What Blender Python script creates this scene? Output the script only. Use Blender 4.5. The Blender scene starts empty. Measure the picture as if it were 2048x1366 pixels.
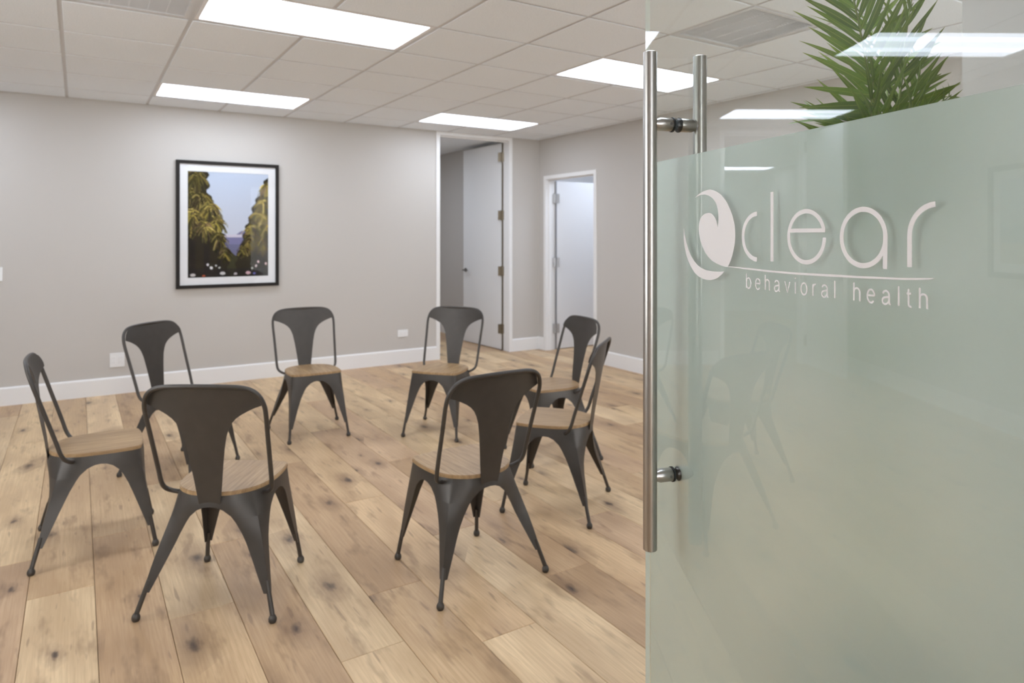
import bpy, bmesh, math, random
import numpy as np
from mathutils import Vector, Matrix
from mathutils.geometry import tessellate_polygon

random.seed(7)
SC = bpy.context.scene
COL = SC.collection

# ------------------------------------------------------------------ camera
YAW = 0.5654
CAM_Z = 1.40
FPX = 1367.8
HOR = 472.9
cam_d = bpy.data.cameras.new('camera')
cam = bpy.data.objects.new('camera', cam_d)
COL.objects.link(cam)
cam.location = (0, 0, CAM_Z)
cam.rotation_euler = (math.pi / 2, 0, -YAW)
cam_d.sensor_width = 36
cam_d.lens = FPX / 2048 * 36
cam_d.shift_y = -(683 - HOR) / 2048
cam_d.clip_start = 0.02
cam_d.dof.use_dof = True
cam_d.dof.focus_distance = 1.25
cam_d.dof.aperture_fstop = 6.0
SC.camera = cam

# ------------------------------------------------------------------ world, exposure
world = bpy.data.worlds.new('world')
SC.world = world
world.use_nodes = True
wb = world.node_tree.nodes['Background']
wb.inputs['Color'].default_value = (0.96, 0.985, 1.0, 1)      # even bright overcast beyond the added windows
wb.inputs['Strength'].default_value = 7.5
SC.view_settings.view_transform = 'Standard'
SC.view_settings.look = 'None'
SC.view_settings.exposure = 0.03
SC.view_settings.gamma = 1.0
SC.view_settings.use_curve_mapping = False
SC.cycles.max_bounces = 9
SC.cycles.diffuse_bounces = 6
SC.cycles.glossy_bounces = 4
SC.cycles.transmission_bounces = 4
SC.cycles.transparent_max_bounces = 10
SC.cycles.use_adaptive_sampling = True
SC.cycles.adaptive_threshold = 0.04
SC.cycles.use_light_tree = False
SC.cycles.use_denoising = True
SC.cycles.sample_clamp_indirect = 6.0
PANEL = 9.1           # brightness of the ceiling light diffusers

def at(u, v, depth):
    """a point of the room that the camera sees at (u, v), depth metres along its axis"""
    sx = (u - 1024) / FPX * depth
    sz = (HOR - v) / FPX * depth
    return Vector((math.sin(YAW) * depth + math.cos(YAW) * sx,
                   math.cos(YAW) * depth - math.sin(YAW) * sx, CAM_Z + sz))

# ------------------------------------------------------------------ material helpers
class NT:
    def __init__(s, name):
        s.m = bpy.data.materials.new(name)
        s.m.use_nodes = True
        s.t = s.m.node_tree
        s.t.nodes.clear()
        s.out = s.t.nodes.new('ShaderNodeOutputMaterial')
    def n(s, typ, **kw):
        nd = s.t.nodes.new(typ)
        for k, v in kw.items():
            if k.startswith('_'):
                setattr(nd, k[1:], v)
        for k, v in kw.items():
            if not k.startswith('_'):
                key = int(k[1:]) if k[0] == 'i' and k[1:].isdigit() else k.replace('__', ' ')
                if hasattr(v, 'bl_idname') or isinstance(v, bpy.types.NodeSocket):
                    s.t.links.new(v, nd.inputs[key])
                else:
                    nd.inputs[key].default_value = v
        return nd
    def link(s, a, b):
        s.t.links.new(a, b)
    def math(s, op, a, b=None, c=None, clamp=False):
        nd = s.t.nodes.new('ShaderNodeMath'); nd.operation = op; nd.use_clamp = clamp
        for i, x in enumerate((a, b, c)):
            if x is None: continue
            if isinstance(x, (int, float)): nd.inputs[i].default_value = x
            else: s.t.links.new(x, nd.inputs[i])
        return nd.outputs[0]
    def mix(s, fac, a, b, mode='MIX'):
        nd = s.t.nodes.new('ShaderNodeMix'); nd.data_type = 'RGBA'; nd.blend_type = mode
        for i, x in ((0, fac), (6, a), (7, b)):
            if isinstance(x, (int, float)): nd.inputs[i].default_value = x
            elif isinstance(x, tuple): nd.inputs[i].default_value = (*x, 1) if len(x) == 3 else x
            else: s.t.links.new(x, nd.inputs[i])
        return nd.outputs[2]
    def ramp(s, fac, stops):
        nd = s.t.nodes.new('ShaderNodeValToRGB')
        e = nd.color_ramp.elements
        while len(e) < len(stops): e.new(0.5)
        for el, (p, c) in zip(e, stops):
            el.position = p
            el.color = (*c, 1) if isinstance(c, tuple) else (c, c, c, 1)
        s.t.links.new(fac, nd.inputs[0])
        return nd.outputs[0]
    def done(s, shader):
        s.t.links.new(shader, s.out.inputs[0])
        return s.m

def principled(name, col, rough=0.5, metal=0.0, bump=0.0, bscale=60, var=0.0, spec=0.5):
    t = NT(name)
    if var < 0.03 and not bump:
        p = t.n('ShaderNodeBsdfPrincipled', Roughness=rough, Metallic=metal)
        p.inputs['Specular IOR Level'].default_value = spec
        p.inputs['Base Color'].default_value = (*col, 1)
        return t.done(p.outputs[0])
    tc = t.n('ShaderNodeTexCoord')
    nz = t.n('ShaderNodeTexNoise', Vector=tc.outputs['Object'], Scale=float(bscale), Detail=1.0)
    c = t.mix(nz.outputs['Fac'], tuple(x * (1 - var) for x in col), tuple(min(1, x * (1 + var)) for x in col))
    p = t.n('ShaderNodeBsdfPrincipled', Roughness=rough, Metallic=metal)
    p.inputs['Specular IOR Level'].default_value = spec
    t.link(c, p.inputs['Base Color'])
    if bump:
        b = t.n('ShaderNodeBump', Strength=bump, Distance=0.002)
        t.link(nz.outputs['Fac'], b.inputs['Height'])
        t.link(b.outputs[0], p.inputs['Normal'])
    return t.done(p.outputs[0])

def srgb(r, g, b):
    f = lambda c: (c / 255 / 12.92) if c <= 10 else ((c / 255 + 0.055) / 1.055) ** 2.4
    return (f(r), f(g), f(b))

M = {}
M['wall'] = principled('wall_paint', (0.535, 0.508, 0.476), 0.55, spec=0.3)
M['wall_white'] = principled('wall_paint_white', (0.74, 0.74, 0.74), 0.6, spec=0.3)
M['trim'] = principled('trim_paint', (0.80, 0.79, 0.78), 0.35, var=0.01)
M['door'] = principled('door_paint', (0.76, 0.755, 0.75), 0.38, var=0.01)
M['slab'] = principled('slab', (0.5, 0.5, 0.5), 0.8)
M['tbar'] = principled('grid_paint', (0.66, 0.67, 0.69), 0.5)
M['steel'] = principled('brushed_steel', (0.43, 0.41, 0.385), 0.30, metal=1.0, var=0.05, bscale=30)
M['screw'] = principled('dark_steel', (0.2, 0.19, 0.18), 0.35, metal=1.0)
M['rubber'] = principled('black_rubber', (0.012, 0.014, 0.015), 0.45)
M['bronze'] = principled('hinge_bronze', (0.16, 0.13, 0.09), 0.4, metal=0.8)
M['nickel'] = principled('hinge_nickel', (0.36, 0.36, 0.37), 0.4, metal=0.9)
M['chair'] = principled('gunmetal_paint', (0.062, 0.054, 0.047), 0.42, metal=0.35, var=0.12, bscale=25)
M['frame_black'] = principled('frame_black', (0.016, 0.013, 0.011), 0.6, spec=0.25)
M['mat_board'] = principled('mat_board', (0.82, 0.82, 0.83), 0.7)
M['plate'] = principled('white_plastic', (0.80, 0.80, 0.80), 0.35)
M['plate_dark'] = principled('socket_plastic', (0.55, 0.55, 0.56), 0.4)
M['vinyl'] = principled('white_vinyl', (0.76, 0.735, 0.73), 0.6, spec=0.2)
M['pot'] = principled('pot_glaze', (0.06, 0.065, 0.06), 0.35, var=0.1)
M['soil'] = principled('soil', (0.05, 0.035, 0.025), 0.9, bump=0.8, bscale=80)
M['stem'] = principled('palm_stem', (0.22, 0.27, 0.08), 0.5, var=0.2)
M['grille'] = principled('grille_paint', (0.80, 0.80, 0.81), 0.5)

def tile_mat():
    t = NT('ceiling_tile')
    tc = t.n('ShaderNodeTexCoord')
    oi = t.n('ShaderNodeObjectInfo')
    mp = t.n('ShaderNodeVectorMath', _operation='ADD')
    t.link(tc.outputs['Object'], mp.inputs[0]); t.link(oi.outputs['Location'], mp.inputs[1])
    n1 = t.n('ShaderNodeTexNoise', _noise_dimensions='2D', Vector=mp.outputs[0], Scale=190.0, Detail=1.0)
    c = t.ramp(n1.outputs['Fac'], [(0.28, (0.76, 0.81, 0.865)), (0.52, (0.87, 0.92, 0.975))])
    c = t.mix(t.math('MULTIPLY', oi.outputs['Random'], 0.06), c, (0.74, 0.74, 0.74))
    p = t.n('ShaderNodeBsdfPrincipled', Roughness=0.85)
    p.inputs['Specular IOR Level'].default_value = 0.15
    t.link(c, p.inputs['Base Color'])
    return t.done(p.outputs[0])
M['tile'] = tile_mat()
M['tile_edge'] = principled('raw_edge_shade', (0.40, 0.39, 0.38), 0.9)  # dark grey puts the grid's shadow line into the edge colour

def wood_floor(name='oak_plank', use_obj=True):
    t = NT(name)
    tc = t.n('ShaderNodeTexCoord')
    oi = t.n('ShaderNodeObjectInfo')
    off = t.n('ShaderNodeCombineXYZ', X=0.0, Y=0.0)
    t.link(t.math('MULTIPLY', oi.outputs['Random'], 37.0), off.inputs['X'])
    t.link(t.math('MULTIPLY', oi.outputs['Random'], 91.0), off.inputs['Y'])
    v = t.n('ShaderNodeVectorMath', _operation='ADD')
    t.link(tc.outputs['Object'], v.inputs[0]); t.link(off.outputs[0], v.inputs[1])
    def scaled(x, y, z=1.0):
        m = t.n('ShaderNodeVectorMath', _operation='MULTIPLY')
        t.link(v.outputs[0], m.inputs[0]); m.inputs[1].default_value = (x, y, z)
        return m.outputs[0]
    # cathedral grain: warped bands along the board
    wv = t.n('ShaderNodeTexWave', _wave_type='BANDS', _bands_direction='X', Vector=scaled(1, 0.06), Scale=16.0,
             Distortion=9.0, Detail=1.5)
    wv.inputs['Detail Scale'].default_value = 1.4
    fine = t.n('ShaderNodeTexNoise', _noise_dimensions='2D', Vector=scaled(150, 5), Scale=1.0, Detail=2.0, Roughness=0.7)
    cloud = t.n('ShaderNodeTexNoise', _noise_dimensions='2D', Vector=scaled(7, 1.9), Scale=1.0, Detail=2.0)
    smear = t.n('ShaderNodeTexNoise', _noise_dimensions='2D', Vector=scaled(13, 3.2), Scale=1.0, Detail=3.0, Roughness=0.65)
    base = t.mix(1.0, oi.outputs['Color'], (1, 1, 1), 'MULTIPLY')
    c = t.mix(t.ramp(cloud.outputs['Fac'], [(0.35, 0.0), (0.68, 1.0)]),
              t.mix(1.0, base, (0.84, 0.80, 0.76), 'MULTIPLY'), t.mix(1.0, base, (1.12, 1.12, 1.10), 'MULTIPLY'))
    c = t.mix(t.math('MULTIPLY', wv.outputs['Fac'], 0.30), c, t.mix(1.0, base, (0.78, 0.72, 0.66), 'MULTIPLY'))
    c = t.mix(t.ramp(fine.outputs['Fac'], [(0.40, 0.0), (0.72, 0.38)]), c, t.mix(1.0, base, (0.68, 0.60, 0.52), 'MULTIPLY'))
    # grey-brown smears
    sm = t.ramp(smear.outputs['Fac'], [(0.56, 0.0), (0.74, 0.7)])
    c = t.mix(sm, c, t.mix(1.0, base, (0.52, 0.47, 0.44), 'MULTIPLY'))
    # knots
    vo = t.n('ShaderNodeTexVoronoi', _voronoi_dimensions='2D', Vector=scaled(5.6, 2.6), Scale=1.0)
    wob = t.n('ShaderNodeTexNoise', _noise_dimensions='2D', Vector=scaled(38, 16), Scale=1.0, Detail=2.0)
    dist = t.math('ADD', vo.outputs['Distance'], t.math('MULTIPLY', t.math('SUBTRACT', wob.outputs['Fac'], 0.5), 0.20))
    sel = t.n('ShaderNodeSeparateColor'); t.link(vo.outputs['Color'], sel.inputs[0])
    pick = t.ramp(sel.outputs[0], [(0.62, 0.0), (0.70, 1.0)])
    dist = t.math('DIVIDE', dist, t.math('ADD', t.math('MULTIPLY', sel.outputs[1], 1.25), 0.40))
    halo = t.math('MULTIPLY', t.ramp(dist, [(0.03, 0.55), (0.38, 0.0)]), pick)
    c = t.mix(halo, c, srgb(112, 86, 68))
    core = t.math('MULTIPLY', t.ramp(dist, [(0.0, 0.8), (0.11, 0.0)]), pick)
    c = t.mix(core, c, srgb(52, 43, 42))
    # checks: short dark splits
    ck = t.n('ShaderNodeTexNoise', _noise_dimensions='2D', Vector=scaled(46, 5.5), Scale=1.0, Detail=1.0)
    c = t.mix(t.ramp(ck.outputs['Fac'], [(0.72, 0.0), (0.80, 0.4)]), c, srgb(110, 86, 70))
    p = t.n('ShaderNodeBsdfPrincipled')
    p.inputs['Specular IOR Level'].default_value = 0.35
    t.link(c, p.inputs['Base Color'])
    t.link(t.ramp(cloud.outputs['Fac'], [(0.2, 0.36), (0.8, 0.5)]), p.inputs['Roughness'])
    return t.done(p.outputs[0])
M['oak'] = wood_floor()

def seat_wood():
    t = NT('seat_wood')
    tc = t.n('ShaderNodeTexCoord')
    oi = t.n('ShaderNodeObjectInfo')
    off = t.n('ShaderNodeCombineXYZ'); t.link(t.math('MULTIPLY', oi.outputs['Random'], 20.0), off.inputs['Y'])
    v = t.n('ShaderNodeVectorMath', _operation='ADD'); t.link(tc.outputs['Object'], v.inputs[0]); t.link(off.outputs[0], v.inputs[1])
    sx = t.n('ShaderNodeSeparateXYZ'); t.link(tc.outputs['Object'], sx.inputs[0])
    stave = t.math('FLOOR', t.math('MULTIPLY', sx.outputs['X'], 21.0))
    wn = t.n('ShaderNodeTexWhiteNoise', _noise_dimensions='2D')
    cv = t.n('ShaderNodeCombineXYZ'); t.link(stave, cv.inputs['X']); t.link(oi.outputs['Random'], cv.inputs['Y'])
    t.link(cv.outputs[0], wn.inputs['Vector'])
    m = t.n('ShaderNodeVectorMath', _operation='MULTIPLY'); t.link(v.outputs[0], m.inputs[0]); m.inputs[1].default_value = (90, 5, 20)
    g = t.n('ShaderNodeTexNoise', Vector=m.outputs[0], Scale=1.0, Detail=4.0, Roughness=0.65)
    c = t.ramp(g.outputs['Fac'], [(0.3, srgb(130, 102, 70)), (0.55, srgb(170, 140, 102)), (0.75, srgb(190, 162, 124))])
    c = t.mix(t.math('MULTIPLY', wn.outputs['Value'], 0.45), c, srgb(132, 104, 74))
    p = t.n('ShaderNodeBsdfPrincipled', Roughness=0.42)
    t.link(c, p.inputs['Base Color'])
    return t.done(p.outputs[0])
M['seat'] = seat_wood()

def light_mat(name, col, strength):
    t = NT(name)
    e = t.n('ShaderNodeEmission', Color=(*col, 1), Strength=strength)
    m = t.done(e.outputs[0])
    m.cycles.emission_sampling = 'FRONT'
    return m
# lens over two tubes: bright over the tubes, softer between and at the rim
WARM, COOL = (0.885, 0.975, 1.125), (0.83, 0.94, 1.15)
M['lamp'] = [light_mat('lamp_lens_rim', WARM, PANEL*0.80), light_mat('lamp_lens_tube', WARM, PANEL*1.18), light_mat('lamp_lens_middle', WARM, PANEL*0.92)]
M['lamp_cool'] = [light_mat('lamp_lens_cool_rim', COOL, PANEL*0.9), light_mat('lamp_lens_cool_tube', COOL, PANEL*1.3), light_mat('lamp_lens_cool_middle', COOL, PANEL*1.0)]

def glass_mat():
    t = NT('clear_glass')
    geo = t.n('ShaderNodeNewGeometry')
    fr = t.n('ShaderNodeFresnel', IOR=1.70)
    fac = t.math('MULTIPLY', fr.outputs[0], t.math('SUBTRACT', 1.0, geo.outputs['Backfacing']))
    tr = t.n('ShaderNodeBsdfTransparent', Color=(0.965, 0.985, 0.972, 1))
    gl = t.n('ShaderNodeBsdfGlossy', Color=(1, 1, 1, 1), Roughness=0.0)
    mx = t.n('ShaderNodeMixShader'); t.link(fac, mx.inputs[0]); t.link(tr.outputs[0], mx.inputs[1]); t.link(gl.outputs[0], mx.inputs[2])
    return t.done(mx.outputs[0])
M['glass'] = glass_mat()

def glass_edge():
    t = NT('polished_glass_edge')
    p = t.n('ShaderNodeBsdfPrincipled', Roughness=0.25)
    p.inputs['Base Color'].default_value = (0.80, 0.84, 0.80, 1)
    return t.done(p.outputs[0])
M['glass_edge'] = glass_edge()

def film_mat():
    t = NT('frosted_film')
    rf = t.n('ShaderNodeBsdfRefraction', Color=(0.985, 1.0, 0.985, 1), Roughness=0.42, IOR=1.32)
    tl = t.n('ShaderNodeBsdfTranslucent', Color=(0.95, 1.0, 0.98, 1))
    df = t.n('ShaderNodeBsdfDiffuse', Color=(0.86, 0.96, 0.93, 1))
    m1 = t.n('ShaderNodeMixShader', Fac=0.5); t.link(tl.outputs[0], m1.inputs[1]); t.link(df.outputs[0], m1.inputs[2])
    m2 = t.n('ShaderNodeMixShader', Fac=0.42); t.link(rf.outputs[0], m2.inputs[1]); t.link(m1.outputs[0], m2.inputs[2])
    return t.done(m2.outputs[0])
M['film'] = film_mat()

def pic_glass():
    t = NT('picture_glazing')
    geo = t.n('ShaderNodeNewGeometry')
    fr = t.n('ShaderNodeFresnel', IOR=1.22)
    fac = t.math('MULTIPLY', fr.outputs[0], t.math('SUBTRACT', 1.0, geo.outputs['Backfacing']))
    tr = t.n('ShaderNodeBsdfTransparent', Color=(0.97, 0.97, 0.97, 1))
    gl = t.n('ShaderNodeBsdfGlossy', Roughness=0.03)
    mx = t.n('ShaderNodeMixShader'); t.link(fac, mx.inputs[0]); t.link(tr.outputs[0], mx.inputs[1]); t.link(gl.outputs[0], mx.inputs[2])
    return t.done(mx.outputs[0])
M['glazing'] = pic_glass()

def print_mat():
    t = NT('printed_photo')
    a = t.n('ShaderNodeVertexColor', _layer_name='ink')
    p = t.n('ShaderNodeBsdfPrincipled', Roughness=0.6)
    p.inputs['Specular IOR Level'].default_value = 0.1
    t.link(a.outputs['Color'], p.inputs['Base Color'])
    return t.done(p.outputs[0])
M['print'] = print_mat()

def leaf_mat():
    t = NT('palm_leaflet')
    tc = t.n('ShaderNodeTexCoord')
    oi = t.n('ShaderNodeObjectInfo')
    s = t.n('ShaderNodeSeparateXYZ'); t.link(tc.outputs['Object'], s.inputs[0])
    rib = t.ramp(t.math('ABSOLUTE', s.outputs['X']), [(0.0, 1.0), (0.0016, 0.0)])
    c = t.mix(oi.outputs['Random'], srgb(66, 94, 32), srgb(112, 142, 54))
    c = t.mix(t.ramp(s.outputs['Y'], [(0.0, 0.0), (1.0, 0.35)]), c, srgb(140, 160, 66))
    c = t.mix(rib, c, srgb(158, 168, 84))
    p = t.n('ShaderNodeBsdfPrincipled', Roughness=0.38)
    t.link(c, p.inputs['Base Color'])
    tr = t.n('ShaderNodeBsdfTranslucent'); t.link(c, tr.inputs[0])
    mx = t.n('ShaderNodeMixShader', Fac=0.25); t.link(p.outputs[0], mx.inputs[1]); t.link(tr.outputs[0], mx.inputs[2])
    return t.done(mx.outputs[0])
M['leaf'] = leaf_mat()

# ------------------------------------------------------------------ mesh helpers
class MB:
    def __init__(s): s.v, s.f, s.mi = [], [], []
    def add(s, vs, fs, mi=0):
        o = len(s.v); s.v += [tuple(x) for x in vs]
        s.f += [tuple(i + o for i in f) for f in fs]; s.mi += [mi] * len(fs)
        return s
    def box(s, a, b, mi=0):
        x0, y0, z0 = a; x1, y1, z1 = b
        return s.add([(x0,y0,z0),(x1,y0,z0),(x1,y1,z0),(x0,y1,z0),(x0,y0,z1),(x1,y0,z1),(x1,y1,z1),(x0,y1,z1)],
                     [(3,2,1,0),(4,5,6,7),(0,1,5,4),(1,2,6,5),(2,3,7,6),(3,0,4,7)], mi)
    def cbox(s, a, b, c, mi=0):
        """box with chamfered edges"""
        bm = bmesh.new()
        vs = [bm.verts.new(p) for p in [(a[0],a[1],a[2]),(b[0],a[1],a[2]),(b[0],b[1],a[2]),(a[0],b[1],a[2]),
                                        (a[0],a[1],b[2]),(b[0],a[1],b[2]),(b[0],b[1],b[2]),(a[0],b[1],b[2])]]
        for f in [(3,2,1,0),(4,5,6,7),(0,1,5,4),(1,2,6,5),(2,3,7,6),(3,0,4,7)]: bm.faces.new([vs[i] for i in f])
        bmesh.ops.bevel(bm, geom=bm.edges[:], offset=c, segments=2, affect='EDGES', profile=0.6)
        return s.from_bm(bm, mi)
    def from_bm(s, bm, mi=0):
        bm.verts.index_update()
        s.add([v.co[:] for v in bm.verts], [[v.index for v in f.verts] for f in bm.faces], mi)
        bm.free(); return s
    def tube(s, pts, r, seg=10, caps=True, mi=0):
        pts = [Vector(p) for p in pts]; n = len(pts)
        rs = r if isinstance(r, (list, tuple)) else [r] * n
        tang = []
        for i in range(n):
            d = pts[min(i + 1, n - 1)] - pts[max(i - 1, 0)]
            tang.append(d.normalized())
        up = Vector((0, 0, 1)) if abs(tang[0].z) < 0.9 else Vector((1, 0, 0))
        nrm = (up - tang[0] * up.dot(tang[0])).normalized()
        vs, fs = [], []
        for i in range(n):
            nrm = (nrm - tang[i] * nrm.dot(tang[i])).normalized()
            bi = tang[i].cross(nrm)
            for k in range(seg):
                a = 2 * math.pi * k / seg
                vs.append(pts[i] + (nrm * math.cos(a) + bi * math.sin(a)) * rs[i])
        for i in range(n - 1):
            for k in range(seg):
                k2 = (k + 1) % seg
                fs.append((i*seg+k, i*seg+k2, (i+1)*seg+k2, (i+1)*seg+k))
        if caps:
            fs.append(tuple(range(seg))[::-1]); fs.append(tuple((n-1)*seg+k for k in range(seg)))
        return s.add(vs, fs, mi)
    def lathe(s, prof, seg=24, center=(0,0,0), mi=0):
        vs, fs = [], []; m = len(prof)
        for r, z in prof:
            for k in range(seg):
                a = 2*math.pi*k/seg
                vs.append((center[0]+r*math.cos(a), center[1]+r*math.sin(a), center[2]+z))
        for i in range(m-1):
            for k in range(seg):
                k2=(k+1)%seg
                fs.append((i*seg+k, i*seg+k2, (i+1)*seg+k2, (i+1)*seg+k))
        fs.append(tuple(range(seg))[::-1]); fs.append(tuple((m-1)*seg+k for k in range(seg)))
        return s.add(vs, fs, mi)
    def mesh(s, name, mats, smooth=None):
        me = bpy.data.meshes.new(name)
        me.from_pydata(s.v, [], s.f)
        for m in (mats if isinstance(mats, (list, tuple)) else [mats]): me.materials.append(m)
        me.polygons.foreach_set('material_index', s.mi)
        if smooth is not None:
            me.polygons.foreach_set('use_smooth', [True]*len(s.f))
            me.update()
            me.set_sharp_from_angle(angle=math.radians(smooth))
        me.update()
        return me
    def build(s, name, mats, parent=None, smooth=None):
        return link(name, s.mesh(name, mats, smooth), parent)

def link(name, data, parent=None):
    o = bpy.data.objects.new(name, data)
    COL.objects.link(o)
    if parent is not None: o.parent = parent
    return o
def tag(o, label, cat, group=None):
    o['label'] = label; o['category'] = cat
    if group: o['group'] = group
    return o
def thing(name, label, cat, loc=(0,0,0), rz=0, group=None):
    o = link(name, None); o.empty_display_size = 0.1
    o.location = loc; o.rotation_euler = (0, 0, rz)
    return tag(o, label, cat, group)
def struct(o):
    o['kind'] = 'structure'; return o
def catmull(pts, n=6):
    P = [Vector(p) for p in pts]; out = []
    for i in range(len(P)-1):
        p0 = P[max(i-1,0)]; p1 = P[i]; p2 = P[i+1]; p3 = P[min(i+2,len(P)-1)]
        for k in range(n):
            t = k/n
            out.append(0.5*((2*p1)+(p2-p0)*t+(2*p0-5*p1+4*p2-p3)*t*t+(3*p1-p0-3*p2+p3)*t**3))
    out.append(P[-1]); return out

# ------------------------------------------------------------------ room dimensions
YB = 7.027      # back wall
XR = 4.859      # right wall
XL = -2.12      # left wall
H = 2.598       # ceiling tile face
U = 0.6096
GX = lambda i: i * U - 0.0812
GY = lambda j: j * U + 2.3231
TW = 0.12

# ---- floor and planks
fl = MB().box((-3.6, -4.6, -0.20), (7.0, 12.6, -0.0145)).build('floor', M['slab'])
struct(fl)
PW = 0.2245
PX = lambda k: 0.0565 + PW * k
LIGHT = srgb(212, 186, 150); MID = srgb(200, 171, 135); DARK = srgb(188, 158, 124); RED = srgb(197, 167, 135)
tones = [LIGHT, LIGHT, MID, MID, DARK, RED, srgb(207, 180, 143)]
def plank(x0, x1, y0, y1, col):
    g = 0.0007; c = 0.0018; z0, z1 = -0.0145, 0.0
    w, l = x1 - x0, y1 - y0
    a, b = g, g
    v = [(a,b,z0),(w-g,b,z0),(w-g,l-g,z0),(a,l-g,z0),
         (a,b,z1-c),(w-g,b,z1-c),(w-g,l-g,z1-c),(a,l-g,z1-c),
         (a+c,b+c,z1),(w-g-c,b+c,z1),(w-g-c,l-g-c,z1),(a+c,l-g-c,z1)]
    f = [(8,9,10,11)] + [(i,(i+1)%4,4+(i+1)%4,4+i) for i in range(4)] + [(4+i,4+(i+1)%4,8+(i+1)%4,8+i) for i in range(4)]
    m = MB().add(v, f).mesh('plank', M['oak'])
    o = link('plank', m, fl)
    o.location = (x0, y0, 0)
    k = random.uniform(0.93, 1.07)
    o.color = (col[0]*k, col[1]*k, col[2]*k, 1)
    return o
# joints seen in the photograph, per board row: (row, y of the joint)
known = {-1: [3.22, 4.95], 0: [3.72, 5.6], 1: [2.78, 4.35], 2: [3.35, 5.2], 3: [2.2, 4.1], 4: [2.55, 4.3, 6.0],
         5: [2.05, 3.5, 5.3], 6: [2.9, 4.9], 7: [2.3, 4.0, 5.8], 8: [3.1, 5.0]}
tone_known = {(-1, 0): LIGHT, (-1, 1): MID, (0, 0): DARK, (0, 1): MID, (1, 0): MID, (1, 1): LIGHT, (2, 0): DARK, (2, 1): MID,
              (3, 1): LIGHT, (3, 0): LIGHT, (4, 1): DARK, (4, 0): MID, (5, 0): LIGHT, (5, 1): MID}
def run(k, ya, yb):
    x0, x1 = PX(k), PX(k + 1)
    js = known.get(k) if ya < 1 else None
    if js is None:
        js = []; y = ya + random.uniform(0.5, 2.0)
        while y < yb - 0.4:
            js.append(y); y += random.uniform(1.5, 2.3)
    ys = [ya] + [j for j in js if ya < j < yb] + [yb]
    i0 = 0
    for i in range(len(ys) - 1):
        col = tone_known.get((k, i)) or random.choice(tones)
        plank(x0, x1, ys[i], ys[i + 1], col)
k = math.floor((XL - 0.3 - 0.0565) / PW)
while PX(k) < XR + TW:
    x = PX(k)
    ye = YB + 0.06
    if 2.1 < x < 4.55: ye = 9.6              # runs on through the corridor doorway
    run(k, 0.0, ye)
    k += 1
while PX(k) < 6.6:
    run(k, 5.0, 7.6); k += 1

# ---- walls
def wall(name, boxes, mat='wall'):
    m = MB()
    for a, b in boxes: m.box(a, b)
    return struct(m.build(name, M[mat]))
D1 = (3.480, 4.412, 2.558)     # clear opening of the corridor door: x0, x1, head
D3 = (-1.800, -0.945, 2.520)
D2 = (5.945, 6.868, 2.098)     # in the right wall: y0, y1, head
HT = H + 0.10
wall('wall_back', [((XL-TW, YB, 0), (D3[0]-0.02, YB+TW, HT)), ((D3[1]+0.02, YB, 0), (D1[0]-0.02, YB+TW, HT)),
                   ((D1[1]+0.02, YB, 0), (XR+TW, YB+TW, HT)), ((D3[0]-0.02, YB, D3[2]+0.02), (D3[1]+0.02, YB+TW, HT)),
                   ((D1[0]-0.02, YB, D1[2]+0.02), (D1[1]+0.02, YB+TW, HT))])
wall('wall_right', [((XR, 0.12, 0), (XR+TW, D2[0]-0.02, HT)), ((XR, D2[1]+0.02, 0), (XR+TW, YB, HT)),
                    ((XR, D2[0]-0.02, D2[2]+0.02), (XR+TW, D2[1]+0.02, HT))])
W1 = (1.40, 3.40, 0.90, 2.35)      # window in the left wall, added to lift the light, out of view: y0, y1, sill, head
wall('wall_left', [((XL-TW, 0.0, 0), (XL, W1[0], HT)), ((XL-TW, W1[1], 0), (XL, YB, HT)), ((XL-TW, W1[0], 0), (XL, W1[1], W1[2])), ((XL-TW, W1[0], W1[3]), (XL, W1[1], HT))])
wall('wall_front', [((XL-TW, 0.0, 0), (-1.25, 0.12, HT)), ((0.93, 0.0, 0), (2.75, 0.12, HT)), ((4.70, 0.0, 0), (XR+TW, 0.12, HT)), ((2.75, 0.0, 0), (4.70, 0.12, 0.40)), ((2.75, 0.0, 2.40), (4.70, 0.12, HT)), ((-1.25, 0.0, 2.47), (0.93, 0.12, HT))])
wall('wall_return', [((2.50, 0.12, 0), (2.62, 1.126, HT))])
# corridor behind the tall door, side office, hall beyond the far opening, lobby behind the camera
wall('wall_corridor', [((4.50, YB+TW, 0), (4.62, 9.6, HT)), ((2.08, YB+TW, 0), (2.20, 9.6, HT)), ((2.08, 9.6, 0), (4.62, 9.72, HT))])
wall('wall_office', [((XR+TW, 7.60, 0), (6.72, 7.72, HT)), ((6.60, 4.9, 0), (6.72, 7.60, HT)), ((XR+TW, 4.88, 0), (6.72, 5.0, HT))], 'wall_white')
wall('wall_hall', [((-3.52, YB+TW, 0), (-3.40, 12.4, HT)), ((-0.52, YB+TW, 0), (-0.40, 12.4, HT)), ((-3.52, 12.4, 0), (-0.40, 12.52, HT)), ((-3.40, YB, 0), (XL-TW, YB+TW, HT))])
wall('wall_lobby', [((-1.9, -4.5, 0), (-1.5, -4.38, HT)), ((1.1, -4.5, 0), (1.5, -4.38, HT)), ((-1.5, -4.5, 0), (1.1, -4.38, 0.45)), ((-1.5, -4.5, 2.42), (1.1, -4.38, HT)),
                    ((-1.9, -4.38, 0), (-1.78, 0.0, HT)), ((1.38, -4.38, 0), (1.5, 0.0, HT))])
fo = MB().box((-1.78, -4.38, -0.0145), (1.38, -0.001, 0.0)).build('floor_lobby', M['oak']); struct(fo)
fo.color = (*MID, 1)
fo = MB().box((-3.40, YB+0.061, -0.0145), (-0.52, 12.4, 0.0)).build('floor_hall', M['oak']); struct(fo)
fo.color = (*MID, 1)

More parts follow.
